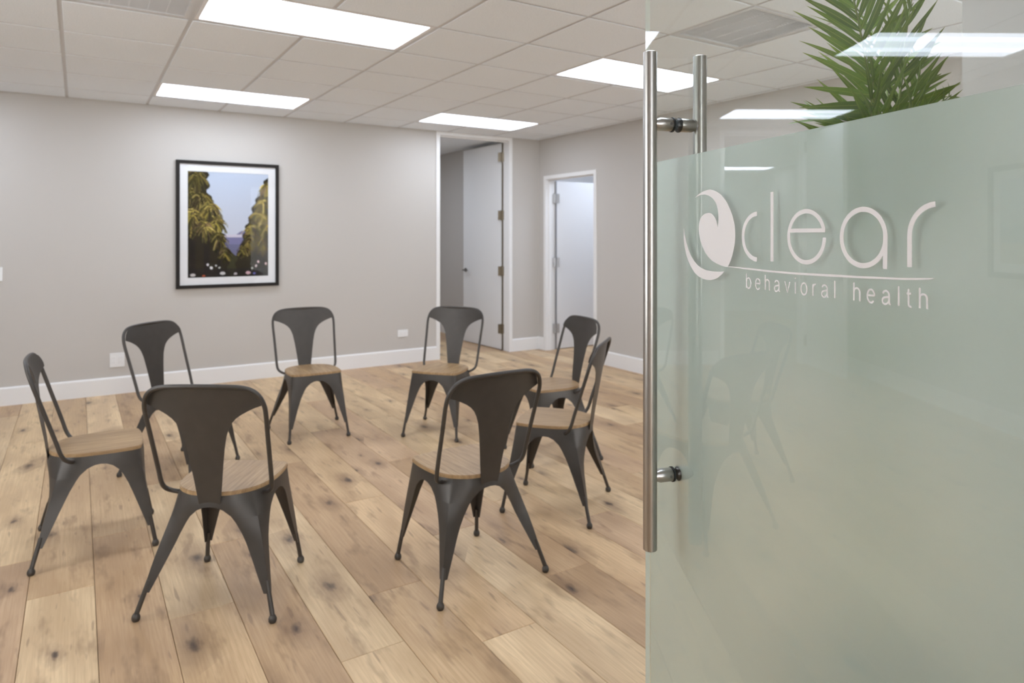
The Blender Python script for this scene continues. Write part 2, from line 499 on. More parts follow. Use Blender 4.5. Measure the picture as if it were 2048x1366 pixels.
# ---- suspended ceiling
TZ = H          # tile face
GZ = H + 0.006  # face of the grid bars
ce = MB().box((-3.6, -4.6, H + 0.10), (7.0, 12.6, H + 0.22)).build('ceiling', M['slab']); struct(ce)
for nm, a, b in (('ceiling_corridor', (2.2, YB+TW, H), (4.5, 9.6, H+0.05)), ('ceiling_office', (XR+TW, 5.0, H), (6.6, 7.6, H+0.05)),
                 ('ceiling_hall', (-3.40, YB+TW, H), (-0.52, 12.4, H+0.05)), ('ceiling_lobby', (-1.78, -4.38, H), (1.38, 0.0, H+0.05))):
    struct(MB().box(a, b).build(nm, M['tile']))
lights = [(ci, rj) for ci in (-3, 1, 5) for rj in (-2, 2, 6) if (ci, rj) != (-3, -2)]     # first column and row of each 2 x 4 troffer
taken = {}
for ci, rj in lights:
    taken[(ci, rj)] = taken[(ci + 1, rj)] = 1
VENTS = [(0, 2), (5, 0)]
for v in VENTS: taken[v] = 1
full_tile = None
def tile_mesh(w, l):
    g, dz, c = 0.0105, 0.0, 0.003
    z0, z1, z2 = TZ, TZ + 0.009, TZ + 0.016
    e = g + 0.0
    m = MB()
    i0, i1, j0, j1 = e, w - e, e, l - e
    v = [(i0+c,j0+c,0),(i1-c,j0+c,0),(i1-c,j1-c,0),(i0+c,j1-c,0),(i0,j0,c),(i1,j0,c),(i1,j1,c),(i0,j1,c),
         (i0,j0,0.016),(i1,j0,0.016),(i1,j1,0.016),(i0,j1,0.016)]
    f = [(3,2,1,0)] + [(i,(i+1)%4,4+(i+1)%4,4+i) for i in range(4)] + [(4+i,4+(i+1)%4,8+(i+1)%4,8+i) for i in range(4)] + [(8,9,10,11)]
    m.add(v, f[:5]); m.f += f[5:]; m.mi += [1]*len(f[5:])     # raw cut edges, coloured dark as the shadow lines of the grid
    return m.mesh('ceiling_tile', [M['tile'], M['tile_edge']])
for ci in range(-5, 9):
    for rj in range(-4, 8):
        if (ci, rj) in taken: continue
        x0, x1 = max(GX(ci), XL), min(GX(ci + 1), XR)
        y0, y1 = max(GY(rj), 0.12), min(GY(rj + 1), YB)
        if x1 - x0 < 0.05 or y1 - y0 < 0.05: continue
        w, l = x1 - x0, y1 - y0
        if abs(w - U) < 1e-4 and abs(l - U) < 1e-4:
            if full_tile is None: full_tile = tile_mesh(U, U)
            me = full_tile
        else: me = tile_mesh(w, l)
        o = link('ceiling_tile', me, ce); o.location = (x0, y0, TZ)
def tbar(a, b, axis):
    m = MB()
    if axis == 'y': m.box((-0.012, 0, 0), (0.012, b, 0.002)).box((-0.001, 0, 0.002), (0.001, b, 0.035))
    else: m.box((0, -0.012, 0.0002), (b, 0.012, 0.0022)).box((0, -0.001, 0.0022), (b, 0.001, 0.035))
    o = m.build('grid_bar', M['tbar'], ce); o.location = a
lset = set(lights)
for ci in range(-4, 9):
    if not XL < GX(ci) < XR: continue
    ys = 0.12                                   # main bars stop at the long panels they would cross
    for rj in range(-4, 9):
        if (ci - 1, rj) in lset:
            tbar((GX(ci), ys, GZ), GY(rj) - ys, 'y'); ys = GY(rj + 1)
    tbar((GX(ci), ys, GZ), YB - ys, 'y')
for rj in range(-3, 8):
    if 0.12 < GY(rj) < YB: tbar((XL, GY(rj), GZ), XR - XL, 'x')
# wall angles round the edge of the ceiling
for nm, a, b in (('trim_1', (XL, YB-0.022, GZ), (XR, YB, GZ+0.003)), ('trim_2', (XR-0.022, 0.12, GZ), (XR, YB, GZ+0.003)), ('trim_3', (XL, 0.12, GZ), (XL+0.022, YB, GZ+0.003))):
    struct(MB().box(a, b).build(nm, M['tbar']))

def troffer(x, y, label, mat='lamp', dz=0.0):
    t = thing('ceiling_light', label, 'light', (x, y, H + 0.004 + dz), 0, 'recessed ceiling lights')
    w, l = U - 0.013, U * 0.5 - 0.013
    m = MB()
    fw = 0.022
    m.box((-w, -l, 0), (w, -l+fw, 0.05)).box((-w, l-fw, 0), (w, l, 0.05)).box((-w, -l+fw, 0), (-w+fw, l-fw, 0.05)).box((w-fw, -l+fw, 0), (w, l-fw, 0.05))
    m.build('frame', M['trim'], t)
    dm = MB(); xa, ya = w - fw, l - fw
    cuts = [-1, -0.62, -0.26, 0.26, 0.62, 1]
    for k, mi in enumerate((0, 1, 2, 1, 0)):
        y0_, y1_ = ya*cuts[k], ya*cuts[k+1]
        dm.add([(-xa, y0_, 0), (-xa, y1_, 0), (xa, y1_, 0), (xa, y0_, 0)], [(0, 1, 2, 3)], mi)
    d = dm.build('diffuser', M[mat], t)
    d.location = (0, 0, 0.006)
    MB().box((-xa, -ya, 0.04), (xa, ya, 0.05)).build('housing', M['trim'], t)
    return t
lname = {(1, -2): 'ceiling light panel out of view above the doorway',
         (1, 2): 'largest ceiling light panel, above the middle chairs beside the grey grille',
         (1, 6): 'long ceiling light panel directly above the framed palm picture',
         (5, 6): 'ceiling light panel just in front of the tall white doorway',
         (5, 2): 'ceiling light panel partly behind the top of the steel door handle',
         (5, -2): 'ceiling light panel at the top edge, seen through clear glass right of the palm',
         (-3, 6): 'ceiling light panel seen as the lower, smaller reflection in the glass door',
         (-3, 2): 'ceiling light panel seen as the upper, larger reflection across the palm',
         }
for ci, rj in lights:
    troffer(GX(ci + 1), GY(rj) + U / 2, lname[(ci, rj)])
troffer(2.84, 8.25, 'ceiling light panel in the corridor beyond the tall white door', dz=-0.025)
troffer(5.75, 6.15, 'added cool white ceiling panel standing in for daylight in the side office', 'lamp_cool', dz=-0.025)  # added panel in place of the office's cool daylight
troffer(-2.60, 11.4, 'ceiling light panel in the hall beyond the far opening', dz=-0.025)
troffer(-0.2, -2.0, 'added ceiling light panel in the unseen entrance lobby', dz=-0.025)  # unseen panel added for light from behind the camera

def vent(ci, rj, label, kind):
    x, y = GX(ci) + U/2, GY(rj) + U/2
    t = thing('ceiling_vent', label, 'vent', (x, y, H + 0.002), 0, 'ceiling vents')
    w = U/2 - 0.013; fw = 0.028
    m = MB(); m.box((-w,-w,0),(w,-w+fw,0.02)).box((-w,w-fw,0),(w,w,0.02)).box((-w,-w+fw,0),(-w+fw,w-fw,0.02)).box((w-fw,-w+fw,0),(w,w-fw,0.02))
    m.build('frame', M['tbar'], t)
    MB().box((-w+fw,-w+fw,0.05),(w-fw,w-fw,0.052)).build('backing', M['grille'], t)
    i = w - fw
    b = MB()
    n = 46 if kind == 'fine' else 30
    for k in range(n):
        c = -i + (k + 0.5) * 2 * i / n
        b.add([(-i,c-0.004,0.004),(i,c-0.004,0.004),(i,c+0.003,0.014),(-i,c+0.003,0.014),(-i,c-0.003,0.0035),(i,c-0.003,0.0035),(i,c+0.004,0.0135),(-i,c+0.004,0.0135)],
              [(0,1,2,3),(7,6,5,4),(0,4,5,1),(3,2,6,7)])
    o = b.build('louvre_blades', M['grille'], t); o['kind'] = 'stuff'
    for k in range(5 if kind == 'fine' else 3):
        c = -i + (k + 1) * 2 * i / (6 if kind == 'fine' else 4)
        MB().box((c-0.002,-i,0.006),(c+0.002,i,0.016)).build('divider', M['grille'], t)
vent(0, 2, 'grey louvred return-air grille in the ceiling at the top left', 'fine')
vent(5, 0, 'grey ceiling vent seen through clear glass beside the handle', 'coarse')

# ---- baseboards
def baseboard(name, segs):
    m = MB()
    for (xa, ya), (xb, yb) in segs:
        d = Vector((xb-xa, yb-ya, 0)); L = d.length; d.normalize()
        nrm = Vector((d.y, -d.x, 0))         # into the room: right-hand side of the run
        prof = [(0, 0), (0.016, 0), (0.016, 0.138), (0.012, 0.148), (0.006, 0.152), (0, 0.152)]
        vs = [Vector((xa, ya, 0)) + nrm * p + Vector((0, 0, z)) for p, z in prof]
        vs += [v + d * L for v in vs]
        n = len(prof)
        m.add(vs, [(i, (i+1) % n, n+(i+1) % n, n+i) for i in range(n)] + [tuple(range(n))[::-1], tuple(range(n, 2*n))])
    return struct(m.build(name, M['trim']))
CW = 0.045   # door casing width
baseboard('baseboard_back', [((D3[1]+CW+0.02, YB), (D1[0]-CW, YB)), ((D1[1]+CW, YB), (XR, YB)), ((XL, YB), (D3[0]-CW, YB))])
baseboard('baseboard_right', [((XR, YB), (XR, D2[1]+CW)), ((XR, D2[0]-CW), (XR, 0.12))])
baseboard('baseboard_left', [((XL, 0.12), (XL, YB))])
baseboard('baseboard_corridor', [((4.50, 9.6), (4.50, YB+TW))])

# ---- doors
def lever(parent, p, nrm, along, mat):
    m = MB()
    p = Vector(p); nrm = Vector(nrm); along = Vector(along)
    m.tube([p, p + nrm*0.012], 0.026, 16)
    m.tube([p + nrm*0.012, p + nrm*0.05], 0.009, 10)
    m.tube([p + nrm*0.05, p + nrm*0.052 + along*0.05, p + nrm*0.048 + along*0.12], [0.010, 0.009, 0.007], 10)
    return m.build('lever_handle', mat, parent, smooth=40)
def hinge(parent, p, ax, mat):
    """barrel hinge with two leaves; ax is the horizontal direction the leaves spread"""
    m = MB(); p = Vector(p); ax = Vector(ax)
    z0, z1 = p.z - 0.057, p.z + 0.057
    m.tube([(p.x, p.y, z0-0.004), (p.x, p.y, z1+0.004)], 0.0085, 10)
    nr = Vector((-ax.y, ax.x, 0))
    for s in (-1, 1):
        a = p + ax * 0.004 * s; b = p + ax * 0.04 * s
        q = [a + nr*0.002, b + nr*0.002, b - nr*0.002, a - nr*0.002]
        m.add([(v.x, v.y, z0) for v in q] + [(v.x, v.y, z1) for v in q], [(3,2,1,0),(4,5,6,7),(0,1,5,4),(1,2,6,5),(2,3,7,6),(3,0,4,7)])
    return m.build('hinge', mat, parent, smooth=40)
def casing_y(name, x0, x1, zt, y, depth):
    """jambs, head and casing of an opening in a wall that runs along x"""
    m = MB(); c = CW
    for yy0, yy1 in ((y - 0.013, y), (y + depth, y + depth + 0.013)):
        m.box((x0-c, yy0, 0), (x0, yy1, zt+c*0.85)).box((x1, yy0, 0), (x1+c, yy1, zt+c*0.85)).box((x0, yy0, zt), (x1, yy1, zt+c*0.85))
    m.box((x0-0.02, y, 0), (x0, y+depth, zt)).box((x1, y, 0), (x1+0.02, y+depth, zt)).box((x0-0.02, y, zt), (x1+0.02, y+depth, zt+0.02))
    m.box((x0, y+0.045, 0), (x0+0.012, y+0.08, zt)).box((x0, y+0.045, zt-0.012), (x1, y+0.08, zt))
    return m.build(name, M['trim'])
d1 = link('door_1', None); struct(d1)
f1 = casing_y('frame', D1[0], D1[1], D1[2], YB, TW); f1.parent = d1
# leaf swung 93 degrees into the corridor
hp = Vector((D1[1] - 0.012, YB + TW + 0.016, 0))
lv = Vector((-0.045, 0.999, 0)).normalized(); ln = Vector((-lv.y, lv.x, 0))     # ln faces the camera side
def leaf(parent, hp, d, nrm, w, h, th=0.044, gap=0.01, mat='door'):
    m = MB(); a = hp + d*0.006; b = hp + d*(w+0.006)
    q = [a, b, b - nrm*th, a - nrm*th]
    m.add([(v.x, v.y, gap) for v in q] + [(v.x, v.y, h) for v in q], [(3,2,1,0),(4,5,6,7),(0,1,5,4),(1,2,6,5),(2,3,7,6),(3,0,4,7)])
    return m.build('leaf', M[mat], parent)
lf1 = leaf(d1, hp, lv, ln, 0.915, 2.545)
lever(lf1, (*(hp + lv*0.855)[:2], 0.955), ln, -lv, M['screw'])
for z in (0.265, 0.975, 1.66, 2.375):
    hinge(d1, (hp.x - 0.012, hp.y, z), (0.75, -0.66, 0), M['bronze'])

MB().box((hp.x-0.004, hp.y-0.012, 0.01), (hp.x+0.010, hp.y+0.004, 2.545)).build('gap_shadow', M['bronze'], d1)  # dark strip standing in for the shadow between leaf and jamb
d2 = link('door_2', None); struct(d2)
m = MB(); c = CW; y0, y1, zt = D2; x = XR
for xa, xb in ((x-0.013, x), (x+TW, x+TW+0.013)):
    m.box((xa, y0-c, 0), (xb, y0, zt+c)).box((xa, y1, 0), (xb, y1+c, zt+c)).box((xa, y0, zt), (xb, y1, zt+c))
m.box((x, y0-0.02, 0), (x+TW, y0, zt)).box((x, y1, 0), (x+TW, y1+0.02, zt)).box((x, y0-0.02, zt), (x+TW, y1+0.02, zt+0.02))
m.box((x+0.03, y1-0.012, 0), (x+0.07, y1, zt)).box((x+0.03, y0, zt-0.012), (x+0.07, y1, zt))
m.build('frame', M['trim'], d2)
hp2 = Vector((XR + TW + 0.018, D2[1] - 0.012, 0))
lf2 = leaf(d2, hp2, Vector((1, 0.0, 0)), Vector((0, -1, 0)), 0.90, 2.085)
lever(lf2, (hp2.x + 0.84, hp2.y, 0.97), (0, -1, 0), (-1, 0, 0), M['nickel'])
for z in (0.265, 1.08, 1.87):
    hinge(d2, (hp2.x - 0.006, hp2.y - 0.012, z), (0.9, -0.44, 0), M['nickel'])

MB().box((hp2.x-0.010, hp2.y-0.008, 0.01), (hp2.x+0.004, hp2.y+0.006, 2.085)).build('gap_shadow', M['nickel'], d2)  # grey strip drawn as the shaded line of the hinge gap
d3 = link('door_3', None); struct(d3)
f3 = casing_y('frame', D3[0], D3[1], D3[2], YB, TW); f3.parent = d3
hp3 = Vector((D3[0] - 0.045, YB - 0.02, 0))
lf3 = leaf(d3, hp3, Vector((-0.0, -1, 0)), Vector((1, 0, 0)), 0.79, 2.515)
lever(lf3, (hp3.x, hp3.y - 0.735, 0.955), (1, 0, 0), (0, 1, 0), M['screw'])
for z in (0.265, 0.975, 1.66, 2.375): hinge(d3, (hp3.x + 0.012, hp3.y, z), (0.7, -0.7, 0), M['bronze'])

# ---- unseen windows added behind and beside the camera to brighten room and ceiling
def window(name, p0, p1, nrm_axis, panes):
    w = link(name, None); struct(w)
    m = MB(); f = 0.05
    (x0, y0, z0), (x1, y1, z1) = p0, p1
    along_y = nrm_axis == 'x'
    L = (y1-y0) if along_y else (x1-x0)
    def bx(a, b, za, zb, d0, d1):
        if along_y: m.box((x0+d0, y0+a, za), (x0+d1, y0+b, zb))
        else: m.box((x0+a, y0+d0, za), (x0+b, y0+d1, zb))
    bx(0, L, z0, z0+f, 0.02, 0.10); bx(0, L, z1-f, z1, 0.02, 0.10)
    for k in range(panes+1):
        c = f/2 + (L-f)*k/panes
        bx(c-f/2, c+f/2, z0+f, z1-f, 0.02, 0.10)
    m.build('fill_window_frame', M['trim'], w)
    for k in range(panes):
        a = f + (L-f)*k/panes; b = (L-f)*(k+1)/panes
        g = MB()
        if along_y: g.box((x0+0.055, y0+a, z0+f), (x0+0.061, y0+b, z1-f))
        else: g.box((x0+a, y0+0.055, z0+f), (x0+b, y0+0.061, z1-f))
        g.build('pane', M['glazing'], w)
window('fill_window_1', (XL-TW, W1[0], W1[2]), (XL, W1[1], W1[3]), 'x', 2)
window('fill_window_3', (2.75, 0.0, 0.40), (4.70, 0.12, 2.40), 'y', 2)
window('fill_window_2', (-1.5, -4.5, 0.45), (1.1, -4.38, 2.42), 'y', 3)

# ------------------------------------------------------------------ glass door
GA = 0.275
gd = Vector((math.sin(GA), math.cos(GA), 0))          # along the pane to its free edge
gn = Vector((math.cos(GA), -math.sin(GA), 0))         # away from the camera
G0 = gn * 0.781                                        # foot of the pane's middle plane
S0, S1, SH = 0.40, 1.4771, 1.3490                       # pivot edge, free edge, handle axis
ZB, ZT = 0.012, 2.44
TH = 0.006
HZ = 1.575
def gp(s, n, z): return G0 + gd*s + gn*n + Vector((0, 0, z))
gdoor = thing('glass_door', 'open frameless glass door with a frosted lower part, white lettering and a steel pull handle', 'door', (gp(S0, 0, 0).x, gp(S0, 0, 0).y, 0))
inv = Matrix.Translation(-gdoor.location)
def gbuild(m, name, mats, parent=None, smooth=None):
    """parts of the door: built in room coordinates, moved to the door's own origin"""
    o = m.build(name, mats, parent or gdoor, smooth)
    if parent is None: o.location = -gdoor.location
    return o
def gbox(m, s0, s1, n0, n1, z0, z1, mi=0, edge=None):
    vs = [gp(s, n, z) for z in (z0, z1) for s, n in ((s0, n0), (s1, n0), (s1, n1), (s0, n1))]
    fs = [(0,1,2,3),(7,6,5,4),(4,5,1,0),(5,6,2,1),(6,7,3,2),(7,4,0,3)]
    if edge is None: m.add(vs, fs, mi)
    else:
        o = len(m.v); m.v += [tuple(v) for v in vs]; m.f += [tuple(i+o for i in f) for f in fs]
        m.mi += [edge, edge, mi, edge, mi, edge]
    return m
pane = gbox(MB(), S0, S1, -TH, TH, ZB, ZT, 0, 1)
gbuild(pane, 'glass_pane', [M['glass'], M['glass_edge']])
gbuild(gbox(MB(), S0+0.001, S1-0.001, TH+0.0003, TH+0.0010, ZB+0.002, HZ), 'frosted_film', M['film'])
# patch fittings on the pivot side
gbuild(gbox(MB(), S0-0.004, S0+0.16, -0.016, 0.016, 0.004, 0.075), 'pivot_fitting', M['steel'])
gbuild(gbox(MB(), S0-0.004, S0+0.16, -0.016, 0.016, ZT-0.05, ZT+0.004), 'pivot_fitting', M['steel'])
# pull handles: long rods on both faces, joined through the glass
RZ0, RZ1 = 0.714, 1.804
for side, dist in ((-1, 0.062), (1, 0.062)):
    c = gp(SH, side*dist, 0)
    r = 0.0152
    m = MB()
    prof = [(0.0, RZ0), (r-0.0012, RZ0), (r, RZ0+0.0012), (r, RZ1-0.0012), (r-0.0012, RZ1), (0.0, RZ1)]
    m.lathe(prof, 28, (c.x, c.y, 0))
    h = gbuild(m, 'pull_handle', M['steel'], smooth=35)
    for z in (1.647, 0.874):
        a = gp(SH, side*(dist-0.008), z); b = gp(SH, side*(TH+0.0045), z)
        d = b - a
        m = MB().tube([a, a+d*0.14, a+d*0.34, a+d*0.97, b], [0.0105, 0.0115, 0.0150, 0.0150, 0.0142], 24)
        gbuild(m, 'standoff', M['steel'], h, 35)
        m = MB().tube([gp(SH, side*(TH+0.0002), z), gp(SH, side*(TH+0.0008), z), gp(SH, side*(TH+0.004), z), gp(SH, side*(TH+0.0046), z)], [0.0150, 0.0166, 0.0166, 0.0150], 24)
        gbuild(m, 'washer', M['rubber'], h, 35)
        if side < 0:
            q = gp(SH, side*(TH+0.012), z) - gd*0.0147
            gbuild(MB().tube([q, q - gd*0.0008], 0.0031, 12), 'grub_screw', M['screw'], h, 35)
# ---- lettering: cut vinyl on the camera-side face; x runs to the right as read (towards -s)
VN0, VN1 = -TH-0.0004, -TH-0.0001
def ribbon(m, pts, w, closed=False):
    lay = len(m.f) and -0.00008 or 0.0            # a crossing stroke lies a hair above the first
    P = [Vector((p[0], p[1])) for p in pts]; n = len(P)
    L, R = [], []
    for i in range(n):
        if closed: a, b = P[i-1], P[(i+1) % n]
        else: a, b = P[max(i-1, 0)], P[min(i+1, n-1)]
        t = (b-a).normalized(); nr = Vector((-t.y, t.x)) * w/2
        L.append(P[i]+nr); R.append(P[i]-nr)
    vs = []
    for N in (VN0 + lay, VN1):
        vs += [gp(p.x, N, p.y) for p in L] + [gp(p.x, N, p.y) for p in R]
    fs = []
    k = n if closed else n-1
    for i in range(k):
        j = (i+1) % n
        fs += [(i, j, n+j, n+i), (2*n+i, 3*n+i, 3*n+j, 2*n+j), (i, 2*n+i, 2*n+j, j), (n+i, n+j, 3*n+j, 3*n+i)]
    if not closed: fs += [(0, n, 3*n, 2*n), (n-1, 3*n-1, 4*n-1, 2*n-1)]
    m.add(vs, fs); return m
def blob(m, poly):
    n = len(poly)
    tri = tessellate_polygon([[Vector((x, z, 0)) for x, z in poly]])
    vs = [gp(x, VN0, z) for x, z in poly] + [gp(x, VN1, z) for x, z in poly]
    fs = [tuple(t) for t in tri] + [tuple(i+n for i in t[::-1]) for t in tri] + [(i, n+i, n+(i+1) % n, (i+1) % n) for i in range(n)]
    return m.add(vs, fs)
def arc(cx, cz, r, a0, a1, n=20): return [(cx + r*math.cos(math.radians(a0+(a1-a0)*i/n)), cz + r*math.sin(math.radians(a0+(a1-a0)*i/n))) for i in range(n+1)]
SWIRL = [(1.2584,1.4808),(1.2469,1.4864),(1.2290,1.4918),(1.2140,1.4939),(1.2017,1.4942),(1.1873,1.4913),(1.1754,1.4871),(1.1624,1.4804),(1.1524,1.4724),(1.1425,1.4627),(1.1345,1.4518),(1.1266,1.4393),(1.1213,1.4267),(1.1187,1.4137),(1.1179,1.4008),(1.1192,1.3879),(1.1222,1.3775),(1.1266,1.3649),(1.1323,1.3538),(1.1411,1.3424),(1.0834,1.3423),(1.0136,1.3406),(0.9475,1.3404),(0.8793,1.3415),(0.8107,1.3421),(0.7388,1.3437),(0.7044,1.3455),(0.6881,1.3463),(0.6962,1.3440),(0.7128,1.3425),(0.7388,1.3409),(0.8107,1.3389),(0.8793,1.3377),(0.9475,1.3368),(1.0136,1.3373),(1.0834,1.3393),(1.1411,1.3414),(1.1547,1.3416),(1.1661,1.3435),(1.1801,1.3465),(1.1945,1.3511),(1.2090,1.3589),(1.2199,1.3675),(1.2290,1.3785),(1.2366,1.3896),(1.2417,1.4023),(1.2443,1.4150),(1.2433,1.4249),(1.2381,1.4361),(1.2315,1.4418),(1.2214,1.4462),(1.2066,1.4477),(1.1954,1.4451),(1.1873,1.4394),(1.1801,1.4306),(1.1759,1.4184),(1.1726,1.4318),(1.1731,1.4425),(1.1754,1.4534),(1.1801,1.4636),(1.1873,1.4715),(1.1969,1.4780),(1.2090,1.4828),(1.2214,1.4852),(1.2366,1.4855)]
CRES = [(1.3033,1.4171),(1.3033,1.3950),(1.3000,1.3804),(1.2939,1.3644),(1.2857,1.3492),(1.2748,1.3368),(1.2610,1.3251),(1.2443,1.3172),(1.2265,1.3132),(1.2115,1.3121),(1.1993,1.3126),(1.1873,1.3147),(1.1754,1.3186),(1.1638,1.3246),(1.1524,1.3324),(1.1684,1.3308),(1.1825,1.3304),(1.1993,1.3304),(1.2165,1.3318),(1.2330,1.3349),(1.2479,1.3402),(1.2615,1.3483),(1.2732,1.3588),(1.2830,1.3713),(1.2911,1.3849),(1.2978,1.4009)]
logo = gbuild(blob(MB(), SWIRL), 'emblem', M['vinyl'])
logo['label'] = 'white wave emblem with a long tapering underline'
gbuild(blob(MB(), CRES), 'crescent', M['vinyl'], logo)
W = 0.0074
def letter(parts):
    m = MB()
    for pts, w, cl in parts: ribbon(m, pts, w, cl)
    gbuild(m, 'letter', M['vinyl'], logo)
letter([(arc(1.0527, 1.3997, 0.0411, -90, 90, 24), W*1.06, False)])
letter([([(1.0114, 1.3566), (1.0114, 1.4774)], W*1.06, False)])
letter([(arc(0.9266, 1.3996, 0.0415, 166, -178, 52), W*0.96, False), ([(0.9665, 1.4097), (0.8838, 1.4097)], W*0.88, False)])
letter([(arc(0.8082, 1.3985, 0.0411, 0, 360, 56)[:-1], W, True), ([(0.7675, 1.4010), (0.7680, 1.3545)], W, False)])
letter([([(0.7273, 1.3588), (0.7273, 1.3800)] + arc(0.6862, 1.4006, 0.0411, 0, 88, 18), W, False)])
# small line: a light sans drawn as strokes; unit = x-height, pen from left to right
def arcu(cx, cy, rx, ry, a0, a1, n=14): return [(cx + rx*math.cos(math.radians(a0+(a1-a0)*i/n)), cy + ry*math.sin(math.radians(a0+(a1-a0)*i/n))) for i in range(n+1)]
GL = {
 'b': ([[(0.06, 0), (0.06, 1.38)], arcu(0.40, 0.48, 0.34, 0.49, 0, 360)], 0.76),
 'e': ([[(0.06, 0.53), (0.74, 0.53)] + arcu(0.40, 0.48, 0.34, 0.49, 8, 318, 22)], 0.80),
 'h': ([[(0.06, 0), (0.06, 1.38)], [(0.06, 0.55)] + arcu(0.35, 0.66, 0.29, 0.31, 170, 0, 12) + [(0.64, 0)]], 0.70),
 'a': ([arcu(0.36, 0.70, 0.28, 0.27, 165, 0, 12) + [(0.64, 0.16), (0.68, 0.04), (0.78, 0.03)], [(0.64, 0.56), (0.42, 0.52)] + arcu(0.30, 0.25, 0.25, 0.25, 80, 275, 12) + [(0.50, 0.08), (0.64, 0.26)]], 0.80),
 'v': ([[(0.02, 0.97), (0.34, 0.03), (0.66, 0.97)]], 0.68),
 'i': ([[(0.06, 0), (0.06, 0.97)], [(0.06, 1.26), (0.06, 1.40)]], 0.12),
 'o': ([arcu(0.40, 0.48, 0.36, 0.49, 0, 360)], 0.80),
 'r': ([[(0.06, 0), (0.06, 0.97)], [(0.06, 0.55)] + arcu(0.36, 0.60, 0.30, 0.36, 165, 90, 8) + [(0.42, 0.96)]], 0.42),
 'l': ([[(0.06, 0), (0.06, 1.38)]], 0.12),
 't': ([[(0.16, 1.25), (0.16, 0.22)] + arcu(0.32, 0.20, 0.16, 0.18, 180, 275, 6) + [(0.40, 0.02)], [(0.0, 0.93), (0.38, 0.93)]], 0.40)}
# left edge of each character along the pane (metres), as measured
TXT = 'behavioral health'
XH = 0.0194; BZ = 1.3052
widths = [GL[c][1]*XH if c != ' ' else 0.0125 for c in TXT]
total = 1.0846 - 0.6988
gap = (total - sum(widths)) / (len(TXT) - 1)
sx = 1.0846
for ch, w in zip(TXT, widths):
    if ch != ' ':
        m = MB()
        for st in GL[ch][0]:
            closed = (abs(st[0][0]-st[-1][0]) < 1e-6 and abs(st[0][1]-st[-1][1]) < 1e-6 and len(st) > 5)
            pts = [(sx - x*XH, BZ + y*XH) for x, y in (st[:-1] if closed else st)]
            ribbon(m, pts, 0.0027, closed)
        gbuild(m, 'letter', M['vinyl'], logo)
    sx -= w + gap

# ------------------------------------------------------------------ chairs
FOOT = [(-0.206, 0.236), (0.206, 0.236), (0.258, -0.236), (-0.258, -0.236)]       # FL FR RR RL
TOPC = [(-0.168, 0.170), (0.168, 0.170), (0.152, -0.132), (-0.152, -0.132)]
BUL = [0.016, 0.018, 0.050, 0.018]            # front, right, rear, left sides bow outwards
ZTOP = 0.438
def corner(i, z):
    f = 1 - z / ZTOP
    a, b = Vector(TOPC[i]), Vector(FOOT[i]); return a + (b - a) * f
def side_sharp(i, q, z):
    a, b = corner(i, z), corner((i+1) % 4, z)
    p = a + (b-a) * (q+1)/2
    t = (b-a).normalized(); nr = Vector((-t.y, t.x))     # order FL>FR>RR>RL is clockwise, left normal points out
    fade = max(0.0, min(1.0, (z-0.25)/0.15))
    return p + nr * BUL[i] * (1-q*q) * fade
QC = [0.84, 0.84, 0.50, 0.50]           # where the rounding of each corner begins
def side_round(i, q, z):
    Q0 = QC[(i+1) % 4] if q > 0 else QC[i]
    if abs(q) <= Q0: return side_sharp(i, q, z)
    if q > 0:
        p0 = side_sharp(i, Q0, z); p2 = side_sharp((i+1) % 4, -Q0, z); c = corner((i+1) % 4, z); t = 0.5*(q-Q0)/(1-Q0)
    else:
        p0 = side_sharp((i-1) % 4, Q0, z); p2 = side_sharp(i, -Q0, z); c = corner(i, z); t = 1 - 0.5*(-q-Q0)/(1-Q0)
    return p0*(1-t)**2 + c*2*t*(1-t) + p2*t*t
def shell(i, q, z):
    k = max(0.0, min(1.0, (z-0.16)/(ZTOP-0.16))) ** 2
    return side_sharp(i, q, z)*(1-k) + side_round(i, q, z)*k
ARCH = [(0, .400), (.15, .397), (.3, .386), (.45, .362), (.4845, .352), (.55, .331), (.62, .299), (.68, .264), (.74, .224), (.79, .186), (.84, .146), (.88, .112), (.90, .095), (.95, .095), (1, .095)]
ZS = 0.352
def archz(q): return float(np.interp(abs(q), [a for a, _ in ARCH], [b for _, b in ARCH]))
QS = [a for a, _ in ARCH]
COLS = [-q for q in QS[::-1]] + QS[1:]
def thicken(m, t):
    bm = bmesh.new()
    vs = [bm.verts.new(v) for v in m.v]
    for f in m.f: bm.faces.new([vs[i] for i in f])
    bmesh.ops.remove_doubles(bm, verts=bm.verts[:], dist=1e-5)
    bmesh.ops.recalc_face_normals(bm, faces=bm.faces[:])
    bmesh.ops.solidify(bm, geom=bm.faces[:], thickness=t)
    return MB().from_bm(bm)
def strip(m, cols, rows):
    """cols: list of (list of points); quads between neighbours"""
    o = len(m.v); n = rows
    for c in cols: m.v += [tuple(p) for p in c]
    for a in range(len(cols)-1):
        for b in range(n-1):
            m.f.append((o+a*n+b, o+a*n+b+1, o+(a+1)*n+b+1, o+(a+1)*n+b)); m.mi.append(0)
